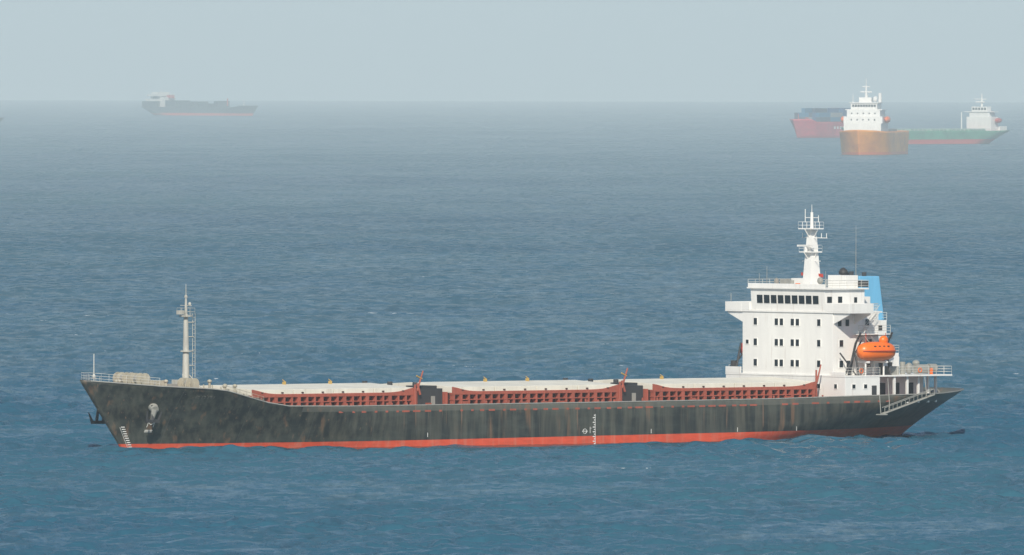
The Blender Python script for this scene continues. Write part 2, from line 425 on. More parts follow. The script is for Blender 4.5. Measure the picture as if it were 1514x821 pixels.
rl.cyl((71.9, 0.2, 7.8), (71.9, 0.2, 12.1), 0.07, 0.05, 6); rl.ell((71.9, 0.2, 9.3), (.2, .2, .3), 8, 6)
rl.obj("forecastle_rails_and_jackstaff", M_RAIL, ship)

# ---------------- superstructure
w = MB(); gl = MB(); fr = MB(); rr = MB(); dkk = MB()
F = -42.8
Z = [4.65, 8.1, 10.9, 13.6, 16.3]
w.box(-48.5, F+0.25, -11.9, 11.6, 4.65, 8.1)
w.box(-59.5, -48.5, -7.6, 7.6, 4.65, 8.0)
w.box(-60.9, F+0.3, -11.95, 11.65, 8.1, 8.3)
w.box(F+0.18, F+0.3, -11.95, -8.9, 8.3, 9.15)
w.box(F+0.18, F+0.3, 8.9, 11.6, 8.3, 8.75)
w.box(-50.6, F, -8.9, 8.9, 8.3, 16.3)
w.box(-57.0, -50.6, -5.6, 5.6, 8.3, 11.0)
w.box(-57.0, -50.6, -3.2, 3.2, 11.0, 15.2)
w.box(-54.8, -50.6, 5.6, 8.2, 8.3, 10.6)
for zz in Z[2:4]:
    w.box(-51.8, -46.3, 8.9, 9.9, zz-0.1, zz+0.02); w.box(-51.8, -46.3, -9.9, -8.9, zz-0.1, zz+0.02)
w.box(-51.2, F+0.15, -8.95, 8.95, 16.3, 16.5)
for sg in (1, -1):
    a0, a1 = sorted((sg*8.95, sg*12.2))
    w.box(-46.9, F+0.15, a0, a1, 16.3, 16.48)
    w.box(F+0.02, F+0.15, a0, a1, 16.48, 17.55)
    y0, y1 = sorted((sg*12.08, sg*12.2)); w.box(-46.9, F+0.02, y0, y1, 16.48, 17.55)
    q0, q1 = sorted((sg*8.95, sg*12.08)); w.box(-46.9, -46.78, q0, q1, 16.48, 17.55)
    for xx in (F-0.1, -46.4):
        q0, q1 = sg*8.9, sg*12.0
        w.hexa([(xx-.15, q0, 14.9), (xx, q0, 14.9), (xx, q1, 16.1), (xx-.15, q1, 16.1), (xx-.15, q0, 16.3), (xx, q0, 16.3), (xx, q1, 16.3), (xx-.15, q1, 16.3)])
w.box(F+0.02, F+0.15, -8.95, -7.4, 16.5, 17.55); w.box(F+0.02, F+0.15, 7.4, 8.95, 16.5, 17.55)
w.hexa([(-49.6, -7.3, 16.5), (F-0.15, -7.3, 16.5), (F-0.15, 7.3, 16.5), (-49.6, 7.3, 16.5), (-49.6, -7.3, 19.3), (F+0.05, -7.3, 19.3), (F+0.05, 7.3, 19.3), (-49.6, 7.3, 19.3)])
w.box(-50.0, F+0.35, -7.7, 7.7, 19.3, 19.48)
w.hexa([(F+0.1, -7.6, 19.48), (F+0.25, -7.6, 19.48), (F+0.25, 7.6, 19.48), (F+0.1, 7.6, 19.48), (F+0.1, -7.6, 20.0), (F+0.2, -7.6, 20.0), (F+0.2, 7.6, 20.0), (F+0.1, 7.6, 20.0)])
w.box(-49.6, -47.5, 2.5, 6.0, 19.48, 21.1)
w.box(-53.3, -50.0, -3.2, 4.2, 16.5, 18.3)
w.box(-53.5, -50.6, -4.2, 5.0, 15.2, 16.29)
w.box(-49.9, -48.6, -6, -3, 19.48, 20.6)
def win_front(y, z, wd=0.62, hh=0.85, x=F):
    fr.box(x, x+0.06, y-wd/2-0.09, y+wd/2+0.09, z-hh/2-0.09, z+hh/2+0.09)
    gl.box(x+0.06, x+0.075, y-wd/2, y+wd/2, z-hh/2, z+hh/2)
def win_side(x, z, wd=0.6, hh=0.85, y=8.9):
    s = 1 if y > 0 else -1
    a, c = sorted((y, y+0.06*s)); fr.box(x-wd/2-.09, x+wd/2+.09, a, c, z-hh/2-.09, z+hh/2+.09)
    a, c = sorted((y+.06*s, y+.075*s)); gl.box(x-wd/2, x+wd/2, a, c, z-hh/2, z+hh/2)
for zz in (15.05, 12.4, 9.75):
    for y in (-6.3, -2.15, -1.15, 1.0, 2.0, 6.2): win_front(y, zz)
win_front(-7.9, 12.4, 0.5, 0.5)
for zz, L_ in ((15.05, (-43.9, -45.2, -48.6)), (12.4, (-44.2, -48.6)), (9.75, (-44.2, -45.4, -48.9))):
    for x in L_: win_side(x, zz)
for y in (-6.5, -2.0, 2.5, 6.5, 9.8): win_front(y, 6.9, 0.5, 0.55, F+0.25)
for x in (-44.0, -46.0): win_side(x, 6.9, 0.5, 0.5, 11.6)
n = 9
for i in range(n):
    y = -6.2+12.4*(i+0.5)/n
    gl.hexa([(F-0.02, y-0.55, 17.45), (F-0.01, y-0.55, 17.45), (F-0.01, y+0.55, 17.45), (F-0.02, y+0.55, 17.45),
             (F+0.03, y-0.55, 18.5), (F+0.045, y-0.55, 18.5), (F+0.045, y+0.55, 18.5), (F+0.03, y+0.55, 18.5)])
for x, hw in ((-43.6, .4), (-45.4, .35)): gl.box(x-hw, x+hw, 7.3, 7.33, 17.6, 18.4)
gl.box(-48.3, -47.8, 7.3, 7.33, 17.6, 18.3)
w.obj("superstructure_walls", M_WHITE, ship, bevel=0.03)
fr.obj("window_frames", M_WHITE, ship); gl.obj("windows", M_GLASS, ship)
dkk.box(-49.4, -48.7, 8.9, 8.96, 11.0, 12.9); dkk.box(-47.9, -47.1, 11.6, 11.66, 5.0, 7.0)
for x in (-50, -52.4, -54.8, -57.2): dkk.box(x-0.5, x+0.5, 7.6, 7.66, 5.2, 7.2)
for x in (-51.6, -53.2): dkk.box(x-0.35, x+0.35, 8.2, 8.24, 9.0, 9.9)
for zz in (12.2, 14.2): dkk.box(-56.2, -51.5, 3.2, 3.25, zz-0.35, zz+0.35)
for sg in (1, -1):
    for x in (-45.2, -50.6):
        dkk.cyl((x, sg*9.3, 8.3), (x, sg*10.6, 12.4), 0.2, 0.16, 6); dkk.cyl((x, sg*10.6, 12.4), (x, sg*11.6, 13.8), 0.16, 0.12, 6)
        dkk.cyl((x, sg*11.3, 8.3), (x, sg*10.4, 11.4), 0.14, 0.12, 6); dkk.cyl((x, sg*11.6, 13.8), (x, sg*11.5, 12.9), 0.04, 0.04, 4)
    dkk.cyl((-45.3, sg*11.2, 13.4), (-50.4, sg*11.2, 13.4), 0.06, 0.06, 5)
dkk.cyl((-43.6, 10.3, 8.3), (-46.6, 10.3, 13.0), 0.13, 0.10, 6); dkk.cyl((-43.3, 9.7, 11.2), (-45.5, 10.4, 8.3), 0.10, 0.10, 6)
dkk.cyl((-43.2, -10.8, 8.3), (-44.6, -11.3, 12.2), 0.16, 0.12, 6); dkk.cyl((-43.0, -11.9, 8.4), (-45.0, -10, 12), 0.14, 0.1, 6); dkk.cyl((-43.4, -11.3, 8.3), (-43.4, -11.3, 9.9), .5, .4, 8)
dkk.obj("doors_and_davits", M_DARK, ship)
for sg, nmn in ((1, "port_lifeboat"), (-1, "starboard_lifeboat")):
    lb = MB(); c = (-47.9, sg*11.5, 11.45)
    K = 18; J = 14; vs = []; fs = []
    for i in range(K+1):
        u = -1+2*i/K; e = (1-abs(u)**2.6)**0.5 if abs(u) < 1 else 0
        x = c[0]+3.1*u
        for j in range(J):
            t = 2*math.pi*j/J; cy, cz = math.cos(t), math.sin(t)
            if cz < 0: yy_ = 1.4*cy*e; zz_ = 1.3*cz*e**0.6
            else: yy_ = 1.28*math.copysign(abs(cy)**0.8, cy)*e; zz_ = 1.2*cz*e**0.8
            vs.append((x, c[1]+yy_, c[2]+zz_))
    for i in range(K):
        for j in range(J):
            k = (j+1) % J; fs.append((i*J+j, (i+1)*J+j, (i+1)*J+k, i*J+k))
    lb.add(vs, fs)
    lb.ell((c[0]-1.3, c[1], c[2]+1.35), (0.65, 0.55, 0.6), 12, 8)
    lb.obj(nmn, M_ORANGE if sg > 0 else M_RED, ship, smooth=True)
    wl = MB()
    for i in range(4): wl.box(c[0]-1.3+i*0.75, c[0]-1.0+i*0.75, c[1]+sg*1.0-0.12, c[1]+sg*1.0+0.16, c[2]+0.52, c[2]+0.68)
    wl.obj(nmn+"_windows", M_GLASS, ship)
    wl = MB()
    for sx_ in (-1.7, 1.7): wl.cyl((c[0]+sx_, c[1], c[2]+0.7), (c[0]+sx_, c[1]-0.05*sg, c[2]+2.3), 0.05, 0.05, 5)
    for i in range(12):
        u = -0.9+1.8*i/12; u2 = -0.9+1.8*(i+1)/12
        e = lambda q: (1-abs(q)**2.6)**0.5
        wl.cyl((c[0]+3.1*u, c[1]+sg*1.42*e(u), c[2]), (c[0]+3.1*u2, c[1]+sg*1.42*e(u2), c[2]), 0.06, 0.06, 5)
    wl.obj(nmn+"_fender", M_RED, ship)
cr = MB()
for x in (-46.3, -49.4): cr.box(x-0.15, x+0.15, 9.4, 12.0, 9.9, 10.15); cr.cyl((x, 9.5, 8.3), (x, 9.5, 10), .12, .12, 6); cr.cyl((x, 11.3, 8.3), (x, 11.3, 10), .12, .12, 6)
for x in (-51.2, -53.6, -56.0, -58.4, -60.6):
    for sg in (1, -1):
        y = sg*min(11.3, hull.hb(x, 5.0)-.3); cr.box(x-0.14, x+0.14, y-0.14, y+0.14, 4.66, 8.1)
cr.obj("deck_pillars", M_WHITE, ship)
ag = MB()
ag.cyl((-56.2, 9.7, 9.0), (-58.2, 9.7, 9.0), 0.6, 0.6, 14); ag.cyl((-58.9, 9.2, 9.1), (-60.1, 9.2, 9.1), 0.55, 0.55, 14); ag.ell((-54.9, 10, 9.1), (.6, .5, .75), 12, 8)
ag.box(-53.0, -51.4, 9.0, 10.2, 8.3, 9.4); ag.cyl((-59.6, 6, 8.3), (-59.6, 6, 9.6), 0.3, 0.3, 8); ag.ell((-59.6, 6, 9.7), (.5, .5, .35), 10, 6)
ag.cyl((-56, 7.5, 8.3), (-56, 7.5, 9.9), .35, .35, 10)
for x, y in ((-63, 5), (-64, -3), (-65, 3)): ag.cyl((x, y-1, 5.6), (x, y+1, 5.6), .6, .6, 12); ag.box(x-.7, x+.7, y-1.2, y-1, 4.8, 6)
ag.obj("aft_deck_tanks_and_winches", M_GREY, ship)
rb = MB()
for x, y in ((-45.2, 11.75), (-55.2, 11.8)):
    for k in range(12):
        t, t2 = k/6*math.pi, (k+1)/6*math.pi
        rb.cyl((x+.28*math.cos(t), y, 8.9+.28*math.sin(t)), (x+.28*math.cos(t2), y, 8.9+.28*math.sin(t2)), .06, .06, 5)
rb.box(-58.9, -58.6, 9.8, 10.1, 8.3, 9.1); rb.box(-47.2, -46.7, -3, -2.6, 19.5, 20.0)
rb.obj("lifebuoys", M_ORANGE, ship)
fu = MB()
fu.hexa([(-57.4, -2.3, 15.2), (-53.4, -2.3, 15.2), (-53.4, 2.3, 15.2), (-57.4, 2.3, 15.2),
         (-56.7, -2.1, 20.9), (-53.2, -2.1, 20.9), (-53.2, 2.1, 20.9), (-56.7, 2.1, 20.9)])
fu.obj("funnel", M_BLUE, ship, bevel=0.12)
fd = MB()
fd.cyl((-55.2, 0.8, 20.8), (-55.2, 0.8, 21.4), .3, .3, 10); fd.cyl((-54.4, -0.8, 20.8), (-54.4, -0.8, 21.5), .3, .3, 10)
fd.cyl((-52.2, 1.0, 18.2), (-52.2, 1.0, 20.9), .35, .35, 10); fd.cyl((-52.2, 1.0, 20.9), (-51.2, 1.0, 21.6), .42, .55, 12); fd.ell((-51.4, 1.1, 21.4), (.6, .6, .5), 12, 8)
fd.box(-50.0, -49.9, 1.5, 7.6, 19.6, 20.4)
fd.obj("exhausts", M_DARK, ship)
gw = MB(); gw.ladder((-57.6, 1.9, 11), (-57.2, 1.9, 16.5), (0, .5, 0), .05, .5); gw.obj("funnel_ladder", M_RAIL, ship)
rr.rail([(-50.0, 7.6, 19.48), (F+0.2, 7.6, 19.48)], 1.0, 1.2, .03, 3); rr.rail([(-50.0, -7.6, 19.48), (F+0.2, -7.6, 19.48)], 1.0, 1.2, .03, 3); rr.rail([(-50.0, 7.6, 19.48), (-50, -7.6, 19.48)], 1.0, 1.2, .03, 3)
rr.rail([(-48.5, 11.6, 8.3), (F+.2, 11.6, 8.3)], 1.0, 1.3, .03, 3)
rr.rail([(-60.8, 11.6, 8.3), (-51.5, 11.6, 8.3)], 1.05, 1.3, .03, 3); rr.rail([(-60.8, 11.6, 8.3), (-60.8, -11.8, 8.3)], 1.05, 1.5, .03, 3); rr.rail([(-60.8, -11.8, 8.3), (-43, -11.8, 8.3)], 1.05, 1.5, .03, 3)
for zz in (11.0, 13.7):
    rr.rail([(-51.8, 9.85, zz), (-46.3, 9.85, zz)], 1.0, 1.1, .03, 3)
rr.rail([(-57, 3.2, 15.2), (-57, -3.2, 15.2)], 1, 1.2); rr.rail([(-57, 5.6, 11), (-51, 5.6, 11)], 1, 1.2); rr.rail([(-57, 5.6, 11), (-57, -5.6, 11)], 1, 1.2)
rr.rail([(-53.4, 4.9, 16.4), (-50.6, 8.8, 16.5), (-47, 8.8, 16.5)], 1.0, 1.2, .03, 3)
for (x0, z0, x1, z1) in ((-47.0, 8.3, -49.8, 11.0), (-49.8, 11.0, -47.0, 13.7), (-47.2, 13.7, -50.0, 16.4)):
    rr.ladder((x0, 9.5, z0), (x1, 9.5, z1), (0, 0.7, 0), .05, .35); rr.cyl((x0, 9.9, z0+1), (x1, 9.9, z1+1), .03, .03, 4)
rr.obj("deck_rails_and_stairs", M_RAIL, ship)
al = MB()
p0 = np.array((-48.3, 12.25, 3.4)); p1 = np.array((-57.0, 12.0, 5.7))
for off in (0, 0.55):
    al.cyl(p0+(0, off, 0), p1+(0, off, 0), .09, .09, 6); al.cyl(p0+(0, off, .75), p1+(0, off, .75), .05, .05, 5)
for i in range(25):
    p = p0+(p1-p0)*i/24; al.box(p[0]-.14, p[0]+.14, p[1], p[1]+.55, p[2]-.05, p[2]+.05)
    if i % 2 == 0:
        al.cyl(p+(0, .55, 0), p+(0, .55, .75), .04, .04, 4)
al.box(-48.6, -47.4, 12.1, 13.0, 3.2, 3.35); al.cyl((-49.5, 12.4, 3.8), (-49.5, 12.0, 7.9), .06, .06, 5); al.cyl((-56, 12.2, 5.6), (-56, 11.8, 8.0), .06, .06, 5)
al.cyl((-47.9, 12.5, 3.3), (-47.9, 12.2, 5.8), .05, .05, 5)
al.obj("accommodation_ladder", M_GREY, ship)
mm = MB()
X = -46.9
mm.hexa([(X-.95, -.8, 19.48), (X+.95, -.8, 19.48), (X+.95, .8, 19.48), (X-.95, .8, 19.48), (X-.42, -.4, 26.9), (X+.42, -.4, 26.9), (X+.42, .4, 26.9), (X-.42, .4, 26.9)])
mm.cyl((X, 0, 26.9), (X, 0, 29.2), .24, .18, 8); mm.cyl((X, 0, 29.2), (X, 0, 30.2), .05, .03, 5)
for zz, rx, ry in ((24.0, 1.3, 1.0), (27.0, 1.2, 1.3)):
    mm.box(X-0.9, X+rx, -ry, ry, zz, zz+.14)
    mm.rail([(X-.9, -ry, zz+.1), (X+rx, -ry, zz+.1), (X+rx, ry, zz+.1), (X-.9, ry, zz+.1), (X-.9, -ry, zz+.1)], .85, .8, .02, 2)
    mm.cyl((X, ry-.1, zz), (X, .3, zz-1.2), .06, .06, 5); mm.cyl((X, -ry+.1, zz), (X, -.3, zz-1.2), .06, .06, 5); mm.cyl((X+rx, 0, zz), (X+.3, 0, zz-1.2), .07, .07, 5)
mm.cyl((X, -1.9, 25.9), (X, 3.0, 25.9), .06, .06, 6); mm.cyl((X, -1.3, 28.5), (X, 1.3, 28.5), .05, .05, 6)
for y in (-1.8, 1.9, 2.9): mm.cyl((X, y, 25.9), (X, y, 26.5), .05, .05, 5)
mm.cyl((X, 1.3, 27.9), (X, 1.3, 28.8), .05, .05, 5); mm.cyl((X, -1.3, 27.9), (X, -1.3, 29.6), .05, .05, 5)
mm.box(X+.9, X+1.15, -1.6, 1.6, 24.75, 25.0); mm.cyl((X+1.0, 0, 24.1), (X+1.0, 0, 24.8), .22, .18, 8)
mm.cyl((X, -1.9, 22.9), (X, 1.7, 22.9), .05, .05, 5)
mm.ladder((X-.8, 0, 19.6), (X-.6, 0, 27), (0, .4, 0), .03, .5)
mm.obj("radar_mast", M_WHITE, ship)
aa = MB()
aa.cyl((-50.2, 4.9, 16.5), (-50.2, 4.9, 27.5), .06, .03, 5); aa.cyl((-44, -5.5, 19.5), (-44, -5.5, 22.2), .04, .03, 5); aa.cyl((-44, -7, 19.5), (-44, -7, 21.3), .04, .03, 5)
aa.cyl((-44.5, 5.5, 19.5), (-44.5, 5.5, 21.7), .04, .03, 5); aa.cyl((-43.4, -11.9, 17.5), (-43.4, -11.9, 18.6), .05, .04, 5); aa.ell((-44.0, -3.6, 20.2), (.35, .35, .5), 10, 8); aa.cyl((-44, -3.6, 19.5), (-44, -3.6, 20), .12, .12, 6)
aa.box(-45.2, -44.6, -2.4, -1.5, 19.5, 20.4); aa.ell((-45.4, 3.4, 20.4), (.4, .4, .45), 10, 8); aa.box(-48, -47, -6.4, -5.4, 19.5, 20.5)
aa.obj("antennas", M_GREY, ship)
fl = MB(); fl.add([(X, 1.4, 20.9), (X+.1, 1.4, 21.3), (X-.2, 2.0, 21.25), (X-.25, 2.0, 20.8)], [(0, 1, 2, 3)]); fl.add([(X, -1.7, 21.0), (X, -1.7, 21.4), (X, -2.1, 21.4), (X, -2.1, 21.0)], [(0, 1, 2, 3)]); fl.obj("signal_flags", M_RED, ship)

# ================================================================== DISTANT SHIPS
def at(D, X, heading, s_at):
    x = X; y = -2200+D
    ln = math.hypot(*heading); hx, hy = heading[0]/ln, heading[1]/ln
    ox_, oy_ = x-hx*s_at, y-hy*s_at
    return (ox_, oy_, sea_z(ox_, oy_))
def far_hull(L, B, H, parent, mat, bow=2.5):
    h = L/2
    tp = lambda x: H+(bow*min(1, (x-h*0.72)/(h*0.10)) if x > h*0.72 else 0)
    hl = Hull(h-0.05*L, 0.05*L, H+bow, -h+0.05*L, 0.05*L, H, B/2, (0.18*L, 0.32*L), (-0.2*L, -0.36*L), B*0.36, tp, -3, rnd=1)
    hl.build("hull", mat, parent, 70, 12, 0.3)
    hl.deck("deck", M_OXIDE, parent, lambda x: H-0.6, list(np.linspace(-h+2, h-4, 24)), .3)
    return hl
hd = (-0.16, -1.0)
e = empty("offshore_supply_ship", at(8230, 164.8, hd, 55), hd)
M_OH = hull_paint("orange_hull_paint", (0.95, 0.27, 0.0), (0.85, 0.17, 0.02), 1.3, 0, 0.0)
h = Hull(51, 5.0, 13.0, -38, 4, 8, 12.0, (24, 32), (-33, -34), 11, lambda x: 11.2+max(0, x-40)*0.05, -3, rnd=1)
h.build("hull", M_OH, e, 80, 16, .3); h.deck("deck", M_GREY, e, lambda x: 10.6, list(np.linspace(-40, 52, 30)), .3)
q = MB(); q.box(14, 40, -9.0, 9.0, 10, 15.0); q.box(16, 38, -9.4, 9.4, 15.0, 18.3); q.box(18, 36.5, -8.0, 8.0, 18.3, 21.3); q.box(19, 36, -9.0, 9.0, 21.3, 21.7); q.box(20, 34.5, -6.4, 6.4, 21.7, 24.6); q.box(19.5, 35, -7, 7, 24.6, 25.0)
q.box(24, 30, -3, 3, 25.0, 27.4); q.cyl((27, 0, 27), (27, 0, 33), .7, .35, 8); q.cyl((27, 0, 33), (27, 0, 36.6), .2, .15, 6); q.cyl((27, -2.8, 30), (27, 2.8, 30), .3, .3, 6); q.cyl((27, -1.8, 32.5), (27, 1.8, 32.5), .25, .25, 6)
q.cyl((33, -5.5, 25), (33, -5.5, 29), .2, .15, 6); q.cyl((22, 6, 25), (22, 6, 29.5), .9, .8, 10); q.ell((31, 5, 26.6), (1.2, 1.2, 1.4), 10, 8)
q.rail([(39.8, -9.0, 15.0), (39.8, 9.0, 15.0)], 1.2, 2, .1, 2)
q.obj("superstructure", M_WHITE, e, bevel=.15)
q = MB()
for i in range(9): y = -5.8+11.6*(i+.5)/9; q.box(34.5, 34.6, y-.5, y+.5, 22.9, 24.0)
for i in range(5): y = -7+14*(i+.5)/5; q.box(36.5, 36.6, y-.3, y+.3, 19.5, 20.1); q.box(38, 38.1, y-.3, y+.3, 16.4, 17.1)
q.obj("windows", M_GLASS, e)
q = MB(); q.ell((29, 10.6, 16.8), (4.5, 1.4, 1.6)); q.ell((29, -10.6, 16.8), (4.5, 1.4, 1.6)); q.obj("rescue_boats", M_ORANGE, e)
q = MB(); q.box(-32, 8, -7, 7, 10.7, 12.2); q.obj("deck_cargo", M_GREY, e, bevel=.2)
# red container ship
hd = (-0.55, -0.83)
e = empty("container_ship", at(10000, 162.5, hd, 46), hd)
M_RH = hull_paint("red_hull_paint", (0.50, 0.035, 0.06), (0.34, 0.02, 0.03), 1.2, 0, 0.3)
far_hull(92, 18, 9.2, e, M_RH, bow=1.6)
cols = [(0.03, 0.09, 0.22), (0.02, 0.15, 0.28), (0.05, 0.06, 0.10), (0.35, 0.06, 0.04), (0.30, 0.30, 0.30)]
cm = [paint("container_paint_%d" % i, c, .6, .2) for i, c in enumerate(cols)]; cb = [MB() for _ in cols]
for i in range(4):
    for j in range(7):
        for k in range(random.choice((2, 2, 3))):
            x = 31-i*13; y = -8.6+j*2.47; z = 9.4+k*2.6
            cb[random.choice((0, 0, 1, 1, 2, 2, 3, 4))].box(x-12.2, x, y, y+2.4, z, z+2.5)
for i, c in enumerate(cb):
    if c.v: c.obj("containers_%d" % i, cm[i], e)
q = MB(); q.box(-38, -31, -6, 6, 9, 18); q.box(-37.5, -32, -7, 7, 18, 20.5); q.cyl((-35, 0, 20), (-35, 0, 25), .5, .3, 8); q.obj("superstructure", M_FARW, e, bevel=.1)
q = MB(); q.box(-43, -39, -3, 3, 9, 19); q.cyl((40, 0, 10), (40, 0, 14), .3, .2, 8); q.obj("funnel_and_foremast", M_RED, e, bevel=.1)
q = MB()
for i in range(7): q.box(14-i*3.2, 15.8-i*3.2, 9.0, 9.1, 5.0, 6.6)
q.obj("hull_lettering", M_MARK, e)
# green bulk carrier
hd = (-0.57, -0.82)
e = empty("bulk_carrier_ship", at(9350, 262.0, hd, -74), hd)
M_GH = hull_paint("green_hull_paint", (0.07, 0.29, 0.17), (0.62, 0.08, 0.06), 2.5, 0, 0.3)
far_hull(150, 24, 7.0, e, M_GH, bow=2.0)
q = MB()
for i in range(5): q.box(42-i*19.5-15, 42-i*19.5, -8.5, 8.5, 6.5, 8.2)
q.obj("hatch_covers", paint("far_hatch_green", (0.12, 0.34, 0.22), .6, .2), e, bevel=.1)
q = MB(); q.box(-64, -57, -8, 8, 7, 14.5); q.box(-63, -57.5, -6.5, 6.5, 14.5, 17); q.box(-62, -57, -9.5, 9.5, 17, 17.4); q.box(-61.5, -57.4, -5, 5, 17.4, 20.0); q.cyl((-60, 0, 20), (-60, 0, 27), .6, .3, 8); q.cyl((-60, -5, 24), (-60, 3, 24), .25, .25, 6); q.box(-60.3, -59, -3.5, 2, 22.2, 22.9)
q.box(-71, -64, -8, 9, 7, 9.4); q.cyl((-40, 0, 8), (-40, 0, 17), .4, .3, 8)
q.rail([(40, 11.5, 7.0), (-50, 11.5, 7.0)], 1.2, 4, .12, 2)
q.obj("superstructure", M_WHITE, e, bevel=.1)
q = MB(); q.box(-68, -64.4, -2.5, 2.5, 9.4, 17.5); q.ell((-62, 9.4, 12.5), (3.0, 1.3, 1.4)); q.obj("funnel_and_lifeboat", M_RED, e, bevel=.2)
q = MB()
for i in range(5):
    y = -4.6+9.2*(i+.5)/5; q.box(-57.4, -57.3, y-.6, y+.6, 18.3, 19.4)
q.obj("windows", M_GLASS, e)
# ship far left
hd = (0.68, -0.73)
e = empty("cargo_ship", at(14100, -297.0, hd, -66), hd)
M_BH = hull_paint("navy_hull_paint", (0.012, 0.04, 0.055), (0.62, 0.07, 0.04), 2.1, 0, 0.3)
far_hull(134, 22, 7.0, e, M_BH, bow=1.2)
q = MB(); q.box(-60, -44, -9, 9, 11.5, 13.5); q.box(-58, -45, -9.5, 9.5, 15.5, 17.2); q.box(-57, -53, -6, 6, 13.5, 15.5); q.box(-56, -47, -6, 6, 17.2, 19.0); q.box(-46, -40, -6, 6, 7, 15); q.cyl((-51, 0, 18), (-51, 0, 21), .5, .3, 8)
q.cyl((50, 0, 8), (50, 0, 13), .4, .3, 8); q.obj("superstructure", M_FARW, e, bevel=.1)
q = MB(); q.box(-64, -46, -9, 9, 7, 11.5); q.box(-52, -46, -8, 8, 13.5, 15.5); q.box(-37, -24, -8, 8, 7, 12.2); q.box(-18, -2, -8, 8, 7, 11.4); q.box(4, 14, -8, 8, 7, 9.9); q.box(20, 26, -6, 6, 7, 12); q.obj("deck_cargo", M_BH, e, bevel=.1)
q = MB(); q.box(-42, -38, -2, 3, 14, 16.5); q.cyl((30, 0, 8), (30, 0, 14), .5, .5, 6); q.obj("deck_cranes", M_RED, e)
hd = (0.9, -0.44)
e = empty("cargo_ship", at(11500, -338.5, hd, 60), hd)
far_hull(120, 20, 4.0, e, M_BH, bow=1.6)
q = MB(); q.box(-52, -40, -8, 8, 4, 17); q.box(-50, -42, -10, 10, 17, 19.5); q.obj("superstructure", M_FARW, e, bevel=.1)
q = MB(); q.box(-30, 40, -7, 7, 3.4, 5.4); q.obj("hatch_covers", M_OXIDE, e, bevel=.1)

# ================================================================== SEA
def grow(start, step, g, end):
    out = []; p = start
    while p < end:
        step *= g; p += step; out.append(p)
    return out
DX, DY = 0.45, 0.5
cx = np.arange(-112, 112.01, DX); gx = np.array(grow(112, DX, 1.06, 48000))
xs = np.concatenate([-gx[::-1], cx, gx])
cy = np.arange(-510, 150.01, DY); gy = np.array(grow(150.0, DY, 1.008, 48000)); gn = np.array(grow(510, DY, 1.12, 44000))
ys = np.concatenate([-gn[::-1], cy, gy])
XX, YY = np.meshgrid(xs, ys)
sx = np.gradient(xs)[None, :]; sy = np.gradient(ys)[:, None]
ZZ = -((XX-CAM[0])**2+(YY-CAM[1])**2)/(2*R_EARTH)
hgt = np.zeros_like(XX)
wind = math.radians(-62)
lams = np.geomspace(1.5, 24, 80)*rng.uniform(.96, 1.04, 80)
for lam in lams:
    k = 2*math.pi/lam
    th = wind+rng.normal(0, 0.7)
    kx, ky = k*math.cos(th), k*math.sin(th)
    amp = 0.0112*lam**0.66*(1.0 if lam < 8 else (8/lam)**0.75)
    att = np.exp(-(np.abs(kx)*sx/2.2)**4)*np.exp(-(np.abs(ky)*sy/2.2)**4)
    ph = kx*XX+ky*YY+rng.uniform(0, 6.28)
    hgt += amp*att*(np.sin(ph)+0.25*np.cos(2*ph))
gp = np.zeros_like(XX)
for i in range(14):
    a = rng.uniform(0, 6.28); k = 2*math.pi/rng.uniform(22, 240)
    gp += np.sin(k*(math.cos(a)*XX+math.sin(a)*YY)+rng.uniform(0, 6.28))
hgt *= np.clip(1+0.14*gp, .4, 1.8)
ZZ = ZZ+hgt
ny, nx = XX.shape
co_ = np.stack([XX, YY, ZZ], -1).reshape(-1, 3).astype(np.float32)
idx = np.arange(nx*ny, dtype=np.int32).reshape(ny, nx)
quads = np.stack([idx[:-1, :-1], idx[:-1, 1:], idx[1:, 1:], idx[1:, :-1]], -1).reshape(-1)
me = bpy.data.meshes.new("sea")
me.vertices.add(nx*ny); me.vertices.foreach_set("co", co_.ravel())
nf = (nx-1)*(ny-1)
me.loops.add(nf*4); me.loops.foreach_set("vertex_index", quads)
me.polygons.add(nf); me.polygons.foreach_set("loop_start", np.arange(0, nf*4, 4, dtype=np.int32))
me.update(calc_edges=True); me.shade_smooth()
sea = bpy.data.objects.new("sea", me); scene.collection.objects.link(sea)
m = bpy.data.materials.new("sea_water"); m.use_nodes = True; nt = m.node_tree; N = nt.nodes; L = nt.links
N.clear(); out = N.new("ShaderNodeOutputMaterial")
geo = N.new("ShaderNodeNewGeometry")
def vmath(op, a, b=None):
    n = N.new("ShaderNodeVectorMath"); n.operation = op
    for i, v in enumerate((a, b)):
        if v is None: continue
        if isinstance(v, tuple): n.inputs[i].default_value = v
        else: L.new(v, n.inputs[i])
    return n.outputs[0]
def smath(op, a, b, c=None):
    n = N.new("ShaderNodeMath"); n.operation = op
    for i, v in enumerate((a, b, c)):
        if v is None: continue
        if isinstance(v, (int, float)): n.inputs[i].default_value = v
        else: L.new(v, n.inputs[i])
    return n.outputs[0]
def noi(scale, vs, detail, rough=0.6):
    mp = N.new("ShaderNodeMapping"); mp.inputs["Scale"].default_value = vs
    L.new(geo.outputs["Position"], mp.inputs["Vector"])
    n = N.new("ShaderNodeTexNoise"); n.inputs["Scale"].default_value = scale; n.inputs["Detail"].default_value = detail; n.inputs["Roughness"].default_value = rough
    L.new(mp.outputs[0], n.inputs["Vector"]); return n
n1 = noi(1.1, (1, .5, .5), 3); n2 = noi(0.16, (1, .3, .3), 4)
v = vmath('MULTIPLY', vmath('SUBTRACT', n1.outputs["Color"], (.5, .5, .5)), (0.55, 0.8, 0.0))
v2 = vmath('MULTIPLY', vmath('SUBTRACT', n2.outputs["Color"], (.5, .5, .5)), (0.5, 0.8, 0.0))
nn = vmath('NORMALIZE', vmath('ADD', vmath('ADD', geo.outputs["Normal"], v), v2))
